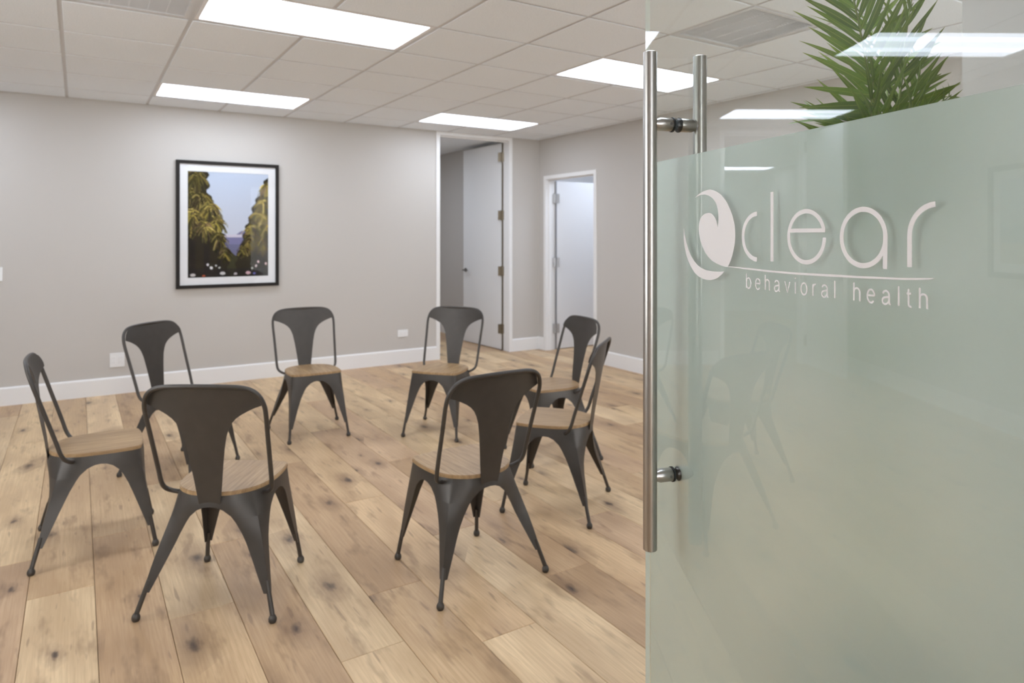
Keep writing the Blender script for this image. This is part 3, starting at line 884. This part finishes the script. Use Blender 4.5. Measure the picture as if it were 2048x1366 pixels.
def chair_meshes():
    R = {}
    m = MB()
    for i in range(4):
        cols = []
        for q in COLS:
            zb = max(archz(q), ZS)
            cols.append([(*shell(i, q, z), z) for z in np.linspace(ZTOP, zb, 4)])
        strip(m, cols, 4)
    R['apron'] = thicken(m, 0.0025).mesh('apron', M['chair'], 35)
    R['legs'] = []
    for k in range(4):      # leg k stands at corner k: end of side k-1, start of side k
        m = MB()
        for i, sgn in (((k-1) % 4, 1), (k, -1)):
            cols = []
            for q in [x for x in np.concatenate(([0.5, 0.53], QS[6:])) if archz(x) < ZS]:
                cols.append([(*shell(i, sgn*q, z), z) for z in np.linspace(ZS, archz(q), 7)])
            # start where the arch crosses the split level
            qx = 0.4845
            cols.insert(0, [(*shell(i, sgn*qx, z), z) for z in np.linspace(ZS, ZS-0.0004, 7)])
            strip(m, cols, 7)
        leg = thicken(m, 0.0025).mesh('leg', M['chair'], 35)
        a = Vector((*corner(k, 0.135), 0.135)); b = Vector((*corner(k, 0.02), 0.02))
        inn = Vector((-corner(k, 0.1).x, -corner(k, 0.1).y, 0)).normalized() * 0.009
        ft = MB().tube([a + inn, b + inn*0.4], 0.0088, 12)
        c = b + inn*0.4
        ft.lathe([(0.004, 0.0), (0.011, 0.0), (0.0145, 0.006), (0.0150, 0.014), (0.012, 0.022), (0.0088, 0.027)], 16, (c.x, c.y, 0))
        R['legs'].append((leg, ft.mesh('foot', M['chair'], 40)))
    # seat board
    out = []
    for i in range(4):
        for q in np.concatenate((np.linspace(-1, -.84, 5), np.linspace(-.8, .8, 17), np.linspace(.84, .96, 4))):
            out.append(side_round(i, q, ZTOP) * 1.012)
    bm = bmesh.new()
    lo = [bm.verts.new((p.x, p.y, ZTOP+0.0005)) for p in out]; hi = [bm.verts.new((p.x, p.y, ZTOP+0.0145)) for p in out]
    n = len(out)
    bm.faces.new(lo); ft_ = bm.faces.new(hi[::-1])
    for j in range(n): bm.faces.new((lo[j], hi[j], hi[(j+1) % n], lo[(j+1) % n]))
    bmesh.ops.recalc_face_normals(bm, faces=bm.faces[:])
    te = [e for e in bm.edges if all(v.co.z > ZTOP+0.01 for v in e.verts)]
    bmesh.ops.bevel(bm, geom=te, offset=0.003, segments=2, affect='EDGES')
    R['seat'] = MB().from_bm(bm).mesh('seat', M['seat'], 40)
    # back frame tube
    half = [(0.160, -0.085, 0.418), (0.186, -0.098, 0.428), (0.204, -0.116, 0.446), (0.2105, -0.130, 0.474), (0.213, -0.147, 0.53),
            (0.2185, -0.192, 0.67), (0.2220, -0.217, 0.748), (0.2195, -0.230, 0.788), (0.206, -0.242, 0.823), (0.180, -0.250, 0.846),
            (0.142, -0.256, 0.857), (0.08, -0.262, 0.861), (0.0, -0.264, 0.862)]
    path = half + [(-x, y, z) for x, y, z in half[:-1][::-1]]
    R['tube'] = MB().tube(catmull(path, 4), 0.0086, 10).mesh('back_frame', M['chair'], 60)
    # splat
    prof = [(.410, .040), (.44, .0445), (.50, .052), (.56, .060), (.62, .069), (.67, .079), (.70, .090), (.72, .101), (.738, .117), (.752, .136), (.765, .160), (.775, .182), (.783, .206), (.788, .219),
            (.805, .2145), (.82, .2075), (.835, .194), (.846, .179), (.853, .158), (.858, .132), (.861, .08)]
    cols = []
    for t in np.linspace(-1, 1, 17):
        c = []
        for z, w in prof:
            x = t*w
            y = np.interp(z, [.41, .50, .70, .862], [-.186, -.197, -.232, -.264]) + 0.034*min(1, max(0, (z-.5)/.3))*(x/0.22)**2 - 0.006*(x/0.08)**2*(1 if z < .5 else 0)*0
            c.append((x, float(y), z))
        cols.append(c)
    m = MB(); strip(m, cols, len(prof))
    R['splat'] = thicken(m, 0.0022).mesh('backrest', M['chair'], 50)
    # cross brace under the seat
    m = MB()
    m.tube([(-0.155, 0.165, 0.362), (0.0, 0.0, 0.372), (0.15, -0.145, 0.362)], 0.0042, 8)
    m.tube([(0.155, 0.165, 0.362), (0.0, 0.0, 0.380), (-0.15, -0.145, 0.362)], 0.0042, 8)
    R['brace'] = m.mesh('brace', M['chair'], 60)
    return R
CM = chair_meshes()
def chair(x, y, deg, label):
    t = thing('dining_chair', label, 'chair', (x, y, 0), math.radians(deg), 'circle of metal chairs')
    link('seat', CM['seat'], t); link('apron', CM['apron'], t); link('backrest', CM['splat'], t)
    link('back_frame', CM['tube'], t); link('brace', CM['brace'], t)
    for a, b in CM['legs']:
        l = link('leg', a, t); link('foot', b, l)
    return t
chair(0.513, 2.890, -33.4, 'dark metal chair nearest the camera at left, its back turned to us')
chair(1.386, 2.552, 3.0, 'dark metal chair seen from behind in the front middle, back angled, near the door handle')
chair(2.120, 2.907, 39.4, 'dark metal chair in side view, rightmost of the circle and facing left')
chair(2.575, 3.600, 82.0, 'dark metal chair partly hidden behind the rightmost chair, before the bluish doorway')
chair(2.225, 4.437, 129.6, 'dark metal chair facing us in front of the tall open doorway')
chair(1.411, 4.911, 177.8, 'dark metal chair facing us with its back to the wall, right of the framed picture')
chair(0.542, 4.583, -138.7, 'dark metal chair below the framed picture, mostly hidden by the nearest chair')
chair(0.073, 3.694, -91.9, 'dark metal chair at the far left, in side view facing right')

# ------------------------------------------------------------------ pictures
def print_mesh(w, h, nx, ny, kind):
    rng = np.random.default_rng(3)
    S = 2
    W_, H_ = nx, ny
    img = np.zeros((H_, W_, 3))
    yy, xx = np.mgrid[0:H_, 0:W_]; fx = xx/(W_-1); fy = yy/(H_-1)
    c = lambda r, g, b: np.array([r, g, b], float)
    img[:] = c(190, 201, 219)*(1-fy[..., None]) + c(208, 208, 217)*fy[..., None]
    if kind == 'palms':
        # hill
        hill = fy > (0.585 + 0.02*np.sin(fx*14+1) - 0.012*np.sin(fx*31))
        img[hill] = c(126, 124, 160)
        band = (fy > 0.596) & (fy < 0.618) & (fx > 0.44) & (fx < 0.68)
        img[band] = c(206, 200, 214)
        img[(fy > 0.69)] = c(112, 112, 140)
        tree = fy > 0.775 + 0.03*np.sin(fx*23)
        img[tree] = c(66, 64, 44)
        le = np.interp(fy, [0, .1, .2, .3, .4, .5, .6, .7, .8, 1], [.23, .25, .24, .32, .38, .38, .42, .45, .48, .5]) + 0.02*np.sin(fy*60)
        re = np.interp(fy, [0, .07, .2, .3, .4, .5, .6, .7, .8, 1], [1.02, .95, .88, .81, .77, .72, .68, .65, .60, .56]) + 0.015*np.sin(fy*70)
        for mask in (fx < le, fx > re):
            img[mask] = c(52, 47, 36)
        # trunks
        for x0, x1 in ((.02, .09), (.19, .26), (.36, .39), (.90, .95), (.84, .87)):
            mk = (fx > x0) & (fx < x1) & (fy > .5); img[mk] = c(46, 40, 36)
        def stroke(x, y, dx, dy, curl, n, col, th):
            for i in range(n):
                t = i/n
                px = x + dx*t; py = y + dy*t + curl*t*t
                ix, iy = int(px*W_), int(py*H_)
                for ox in range(-th, th+1):
                    if 0 <= ix+ox < W_ and 0 <= iy < H_: img[iy, ix+ox] = 0.35*img[iy, ix+ox] + 0.65*col
        pal = [c(146, 134, 62), c(184, 162, 80), c(104, 98, 54), c(78, 72, 48), c(206, 184, 108), c(122, 100, 72)]
        crowns = [(.10, .02, .16, 0), (.02, .20, .15, 0), (.16, .22, .14, 0), (.06, .38, .16, 1), (.28, .32, .14, 1), (.34, .45, .13, 1), (.20, .50, .12, 1), (.38, .60, .10, 0),
                  (1.0, .10, .12, 1), (.95, .27, .14, 1), (.88, .40, .14, 1), (.98, .48, .13, 1), (.80, .52, .12, 1), (.76, .62, .10, 0), (.90, .64, .10, 0), (.68, .72, .06, 0), (.45, .74, .07, 0)]
        for cx, cy, r, br in crowns:
            for _ in range(110):
                a = rng.uniform(0, 2*math.pi); l = r*rng.uniform(.5, 1.15)
                col = pal[rng.integers(0, 6)] * (1.0 if br else .72)
                stroke(cx + rng.uniform(-.03, .03), cy + rng.uniform(-.02, .05), l*math.cos(a), l*math.sin(a)*.62, l*.65, 50, col*rng.uniform(.45, 1.2), 0 if rng.random() < .7 else 1)
        bt = fy > .92
        img[bt] = img[bt]*.5 + c(46, 42, 44)*.5
        for x, y, rr, col in [(.24, .88, .018, c(226, 222, 226)), (.28, .91, .022, c(230, 228, 230)), (.34, .89, .014, c(220, 218, 216)), (.38, .91, .014, c(214, 214, 206)), (.87, .86, .02, c(226, 196, 196)), (.84, .90, .018, c(226, 206, 206)), (.79, .92, .014, c(220, 220, 210)),
                              (.42, .965, .05, c(206, 202, 202)), (.58, .972, .035, c(196, 186, 190)), (.74, .965, .05, c(206, 170, 176)), (.82, .972, .03, c(110, 110, 176)), (.97, .88, .02, c(220, 190, 190)), (.06, .975, .05, c(196, 190, 188)), (.19, .985, .03, c(180, 90, 60))]:
            mk = ((fx-x)**2*(1.0 if rr < .03 else .35) + ((fy-y)*1.3)**2) < (rr*(.8 if rr < .03 else .38))**2; img[mk] = col
        img = img[:, :, :]
    else:
        # second print: pale abstract shore
        img[:] = c(196, 206, 214)*(1-fy[..., None]) + c(150, 170, 176)*fy[..., None]
        img[fy > .55 + .02*np.sin(fx*9)] = c(126, 150, 158)
        img[fy > .78 + .03*np.sin(fx*5)] = c(188, 178, 160)
    lin = np.where(img/255 <= .04045, img/255/12.92, ((img/255+.055)/1.055)**2.4)
    m = MB()
    m.v = [(w*i/(W_-1), 0, h*(1-j/(H_-1))) for j in range(H_) for i in range(W_)]
    m.f = [(j*W_+i, (j+1)*W_+i, (j+1)*W_+i+1, j*W_+i+1) for j in range(H_-1) for i in range(W_-1)]
    m.mi = [0]*len(m.f)
    me = m.mesh('print', M['print'])
    at_ = me.color_attributes.new('ink', 'FLOAT_COLOR', 'POINT')
    col4 = np.ones((W_*H_, 4)); col4[:, :3] = lin.reshape(-1, 3)
    at_.data.foreach_set('color', col4.ravel().astype(np.float32))
    return me
def picture(loc, rz, w, h, fw, mat_w, kind, label, nx, ny):
    """origin at the lower left corner on the wall; local -y faces the room"""
    t = thing('framed_picture', label, 'picture', loc, rz)
    d = 0.032
    m = MB()
    m.cbox((0, -d, 0), (fw, 0, h), 0.002).cbox((w-fw, -d, 0), (w, 0, h), 0.002).cbox((fw, -d, 0), (w-fw, 0, fw), 0.002).cbox((fw, -d, h-fw), (w-fw, 0, h), 0.002)
    m.build('frame', M['frame_black'], t)
    bx = MB()
    a = mat_w
    x0, x1, z0, z1 = fw, w-fw, fw, h-fw
    y0, y1 = -0.016, -0.012
    bx.box((x0, y0, z0), (x0+a, y1, z1)).box((x1-a, y0, z0), (x1, y1, z1)).box((x0+a, y0, z0), (x1-a, y1, z0+a)).box((x0+a, y0, z1-a), (x1-a, y1, z1))
    bx.build('mat_board', M['mat_board'], t)
    pr = link('print', print_mesh(w-2*fw-2*a, h-2*fw-2*a, nx, ny, kind), t); pr.location = (fw+a, -0.0125, fw+a)
    MB().box((x0, -0.0225, z0), (x1, -0.0205, z1)).build('glazing', M['glazing'], t)
    MB().box((0.005, -0.012, 0.005), (w-0.005, -0.001, h-0.005)).build('backing', M['slab'], t)
    return t
picture((0.764, YB-0.001, 0.912), 0, 0.926, 1.200, 0.032, 0.068, 'palms', 'black-framed colour photograph of a street lined with tall palms on the wall', 150, 192)
picture((XL+0.001, 3.68, 1.103), math.pi/2, 0.88, 0.806, 0.040, 0.064, 'shore', 'framed picture on the left wall, seen only as a faint reflection in the frosted glass', 40, 40)

# ------------------------------------------------------------------ wall plates
def outlet(x, z, w, h, label, n, horiz):
    t = thing('wall_outlet', label, 'outlet', (x, YB, z), 0, 'white wall outlets')
    MB().cbox((0, -0.007, 0), (w, 0, h), 0.0025).build('cover_plate', M['plate'], t)
    for k in range(n):
        cx = w*(k+0.5)/n if not horiz else w/2
        fw_, fh_ = (0.034, 0.068) if not horiz else (0.068, 0.034)
        r = MB().cbox((cx-fw_/2, -0.010, h/2-fh_/2), (cx+fw_/2, -0.006, h/2+fh_/2), 0.0015).build('receptacle', M['plate'], t)
        for s in (-1, 1):
            m = MB()
            for o_ in (-0.006, 0.006):
                if horiz: m.box((cx+s*0.019-0.004, -0.0105, h/2+o_-0.001), (cx+s*0.019+0.004, -0.0099, h/2+o_+0.001))
                else: m.box((cx+o_-0.001, -0.0105, h/2+s*0.019-0.004), (cx+o_+0.001, -0.0099, h/2+s*0.019+0.004))
            m.build('slot', M['plate_dark'], r)
    return t
outlet(0.236, 0.238, 0.116, 0.125, 'square double wall outlet low on the wall at the left, below the picture', 2, False)
outlet(2.967, 0.292, 0.122, 0.078, 'small sideways wall outlet near the tall doorway', 1, True)
t = thing('light_switch', 'white light switch plate at the left edge of the wall', 'switch', (-0.642, YB, 1.030))
MB().cbox((0, -0.007, 0), (0.116, 0, 0.116), 0.0025).build('cover_plate', M['plate'], t)
for k in range(2):
    MB().cbox((0.012+k*0.05, -0.011, 0.025), (0.046+k*0.05, -0.006, 0.092), 0.002).build('rocker', M['plate'], t)

# ------------------------------------------------------------------ potted palm behind the glass
base = at(1765, 473, 1.66); base.z = 0
palm = thing('potted_palm', 'tall green potted palm standing behind the glass door', 'plant', base)
pot = MB().lathe([(0.0, 0.0), (0.135, 0.0), (0.145, 0.02), (0.185, 0.33), (0.190, 0.36), (0.182, 0.365), (0.172, 0.355), (0.165, 0.30), (0.0, 0.295)], 32)
pot.build('pot', M['pot'], palm, 40)
MB().lathe([(0.0, 0.296), (0.168, 0.305), (0.166, 0.318), (0.08, 0.326), (0.0, 0.33)], 24).build('soil', M['soil'], palm, 60)
for a, r0, hgt in ((0.3, 0.03, 1.28), (2.2, 0.04, 1.20), (4.1, 0.035, 1.24)):
    p0 = Vector((math.cos(a)*0.06, math.sin(a)*0.06, 0.31)); p1 = Vector((math.cos(a)*0.035, math.sin(a)*0.035, hgt))
    MB().tube(catmull([p0, p0.lerp(p1, .5)+Vector((0.01, 0.0, 0)), p1], 5), [0.017]*6+[0.014]*5, 10).build('cane', M['stem'], palm, 60)
# one leaflet blade, unit length along +y, folded along its midrib
def blade():
    m = MB(); n = 8
    vs, fs = [], []
    for i in range(n+1):
        t = i/n
        w = 0.043*math.sin(math.pi*min(1, (t*0.96+0.035))**0.72)**0.9 if t < 1 else 0.0008
        z = -0.16*t*t
        vs += [(-w, t, z+w*0.35), (0, t, z), (w, t, z+w*0.35)]
    for i in range(n):
        a = i*3
        fs += [(a, a+1, a+4, a+3), (a+1, a+2, a+5, a+4)]
    return m.add(vs, fs).mesh('leaflet', M['leaf'], 60)
BL = blade()
def frond(path, n, lmin, lmax, spread=62, lift=20, skew=0.0, t0=0.22):
    P = catmull(path, 10)
    L = [0.0]
    for a, b in zip(P, P[1:]): L.append(L[-1]+(b-a).length)
    tot = L[-1]
    rach = MB().tube([p - base for p in P], [0.006*(1-0.75*l/tot) for l in L], 7).build('frond', M['stem'], palm, 60)
    face = Vector((-math.sin(YAW), -math.cos(YAW), 0.35)).normalized() if skew == 0 else Vector((math.cos(skew), math.sin(skew), 0.6)).normalized()
    for k in range(n):
        t = t0 + (1-t0)*(k//2*2+1)/n
        s = 1 if k % 2 else -1
        l = t*tot
        i = min(max(1, next(j for j, x in enumerate(L) if x >= l-1e-9)), len(P)-1)
        f = (l-L[i-1])/max(1e-6, L[i]-L[i-1])
        p = P[i-1].lerp(P[i], f)
        tg = (P[i]-P[i-1]).normalized()
        side = tg.cross(face).normalized() * s
        up = side.cross(tg).normalized()*(1 if s > 0 else -1)
        if up.dot(face) < 0: up = -up
        ang = math.radians(spread*(1-0.55*max(0, t-0.3)/0.7) + random.uniform(-7, 7))
        d = (tg*math.cos(ang) + side*math.sin(ang)).normalized()
        d = (d + up*math.sin(math.radians(lift))*random.uniform(0.2, 1.0)).normalized()
        ln = (lmin + (lmax-lmin)*math.sin(math.pi*min(1, 0.25+0.72*t)))*random.uniform(0.9, 1.08)
        y = d; z = (up - y*up.dot(y)).normalized(); x = y.cross(z)
        roll = random.uniform(-0.35, 0.35)
        x2 = x*math.cos(roll)+z*math.sin(roll); z2 = x2.cross(y)
        R = Matrix((x2, y, z2)).transposed().to_4x4()
        o = link('leaflet', BL, rach)
        o.matrix_local = Matrix.Translation(p-base) @ R @ Matrix.Diagonal((ln*random.uniform(0.92, 1.1), ln, ln, 1))
c0 = base + Vector((0, 0, 1.22))
def F(*uvd): return [c0 + Vector((random.uniform(-.02, .02), random.uniform(-.02, .02), 0))] + [at(*p) for p in uvd]
frond(F((1768, 300, 1.64), (1742, 180, 1.60), (1722, 70, 1.56), (1695, -60, 1.50)), 50, 0.13, 0.235, 74, 10)
frond(F((1785, 300, 1.66), (1802, 170, 1.66), (1812, 70, 1.68), (1826, -15, 1.72)), 30, 0.09, 0.18, 42)
frond(F((1800, 320, 1.66), (1845, 245, 1.68), (1878, 210, 1.72), (1902, 190, 1.78)), 22, 0.06, 0.12, 52)
frond(F((1745, 300, 1.60), (1742, 215, 1.54), (1748, 150, 1.50)), 24, 0.10, 0.17, 34)
frond(F((1735, 320, 1.64), (1680, 255, 1.66), (1632, 236, 1.70)), 20, 0.08, 0.14, 48)
frond(F((1775, 300, 1.72), (1770, 150, 1.80), (1742, 60, 1.90), (1700, 0, 2.0)), 34, 0.14, 0.25, 62)
frond(F((1790, 330, 1.60), (1815, 250, 1.52), (1820, 190, 1.46)), 24, 0.09, 0.16, 38)
frond(F((1790, 320, 1.74), (1830, 200, 1.84), (1842, 130, 1.92)), 28, 0.09, 0.17, 46)
# lower fronds, behind the frosted part
for az in (0.4, 1.9, 3.5, 5.0):
    dv = Vector((math.cos(az), math.sin(az), 0))
    p0 = base + Vector((0, 0, 0.95))
    frond([p0, p0+dv*0.10+Vector((0, 0, .20)), p0+dv*0.24+Vector((0, 0, .26)), p0+dv*0.36+Vector((0, 0, .20))], 14, 0.09, 0.18, 58, skew=az)
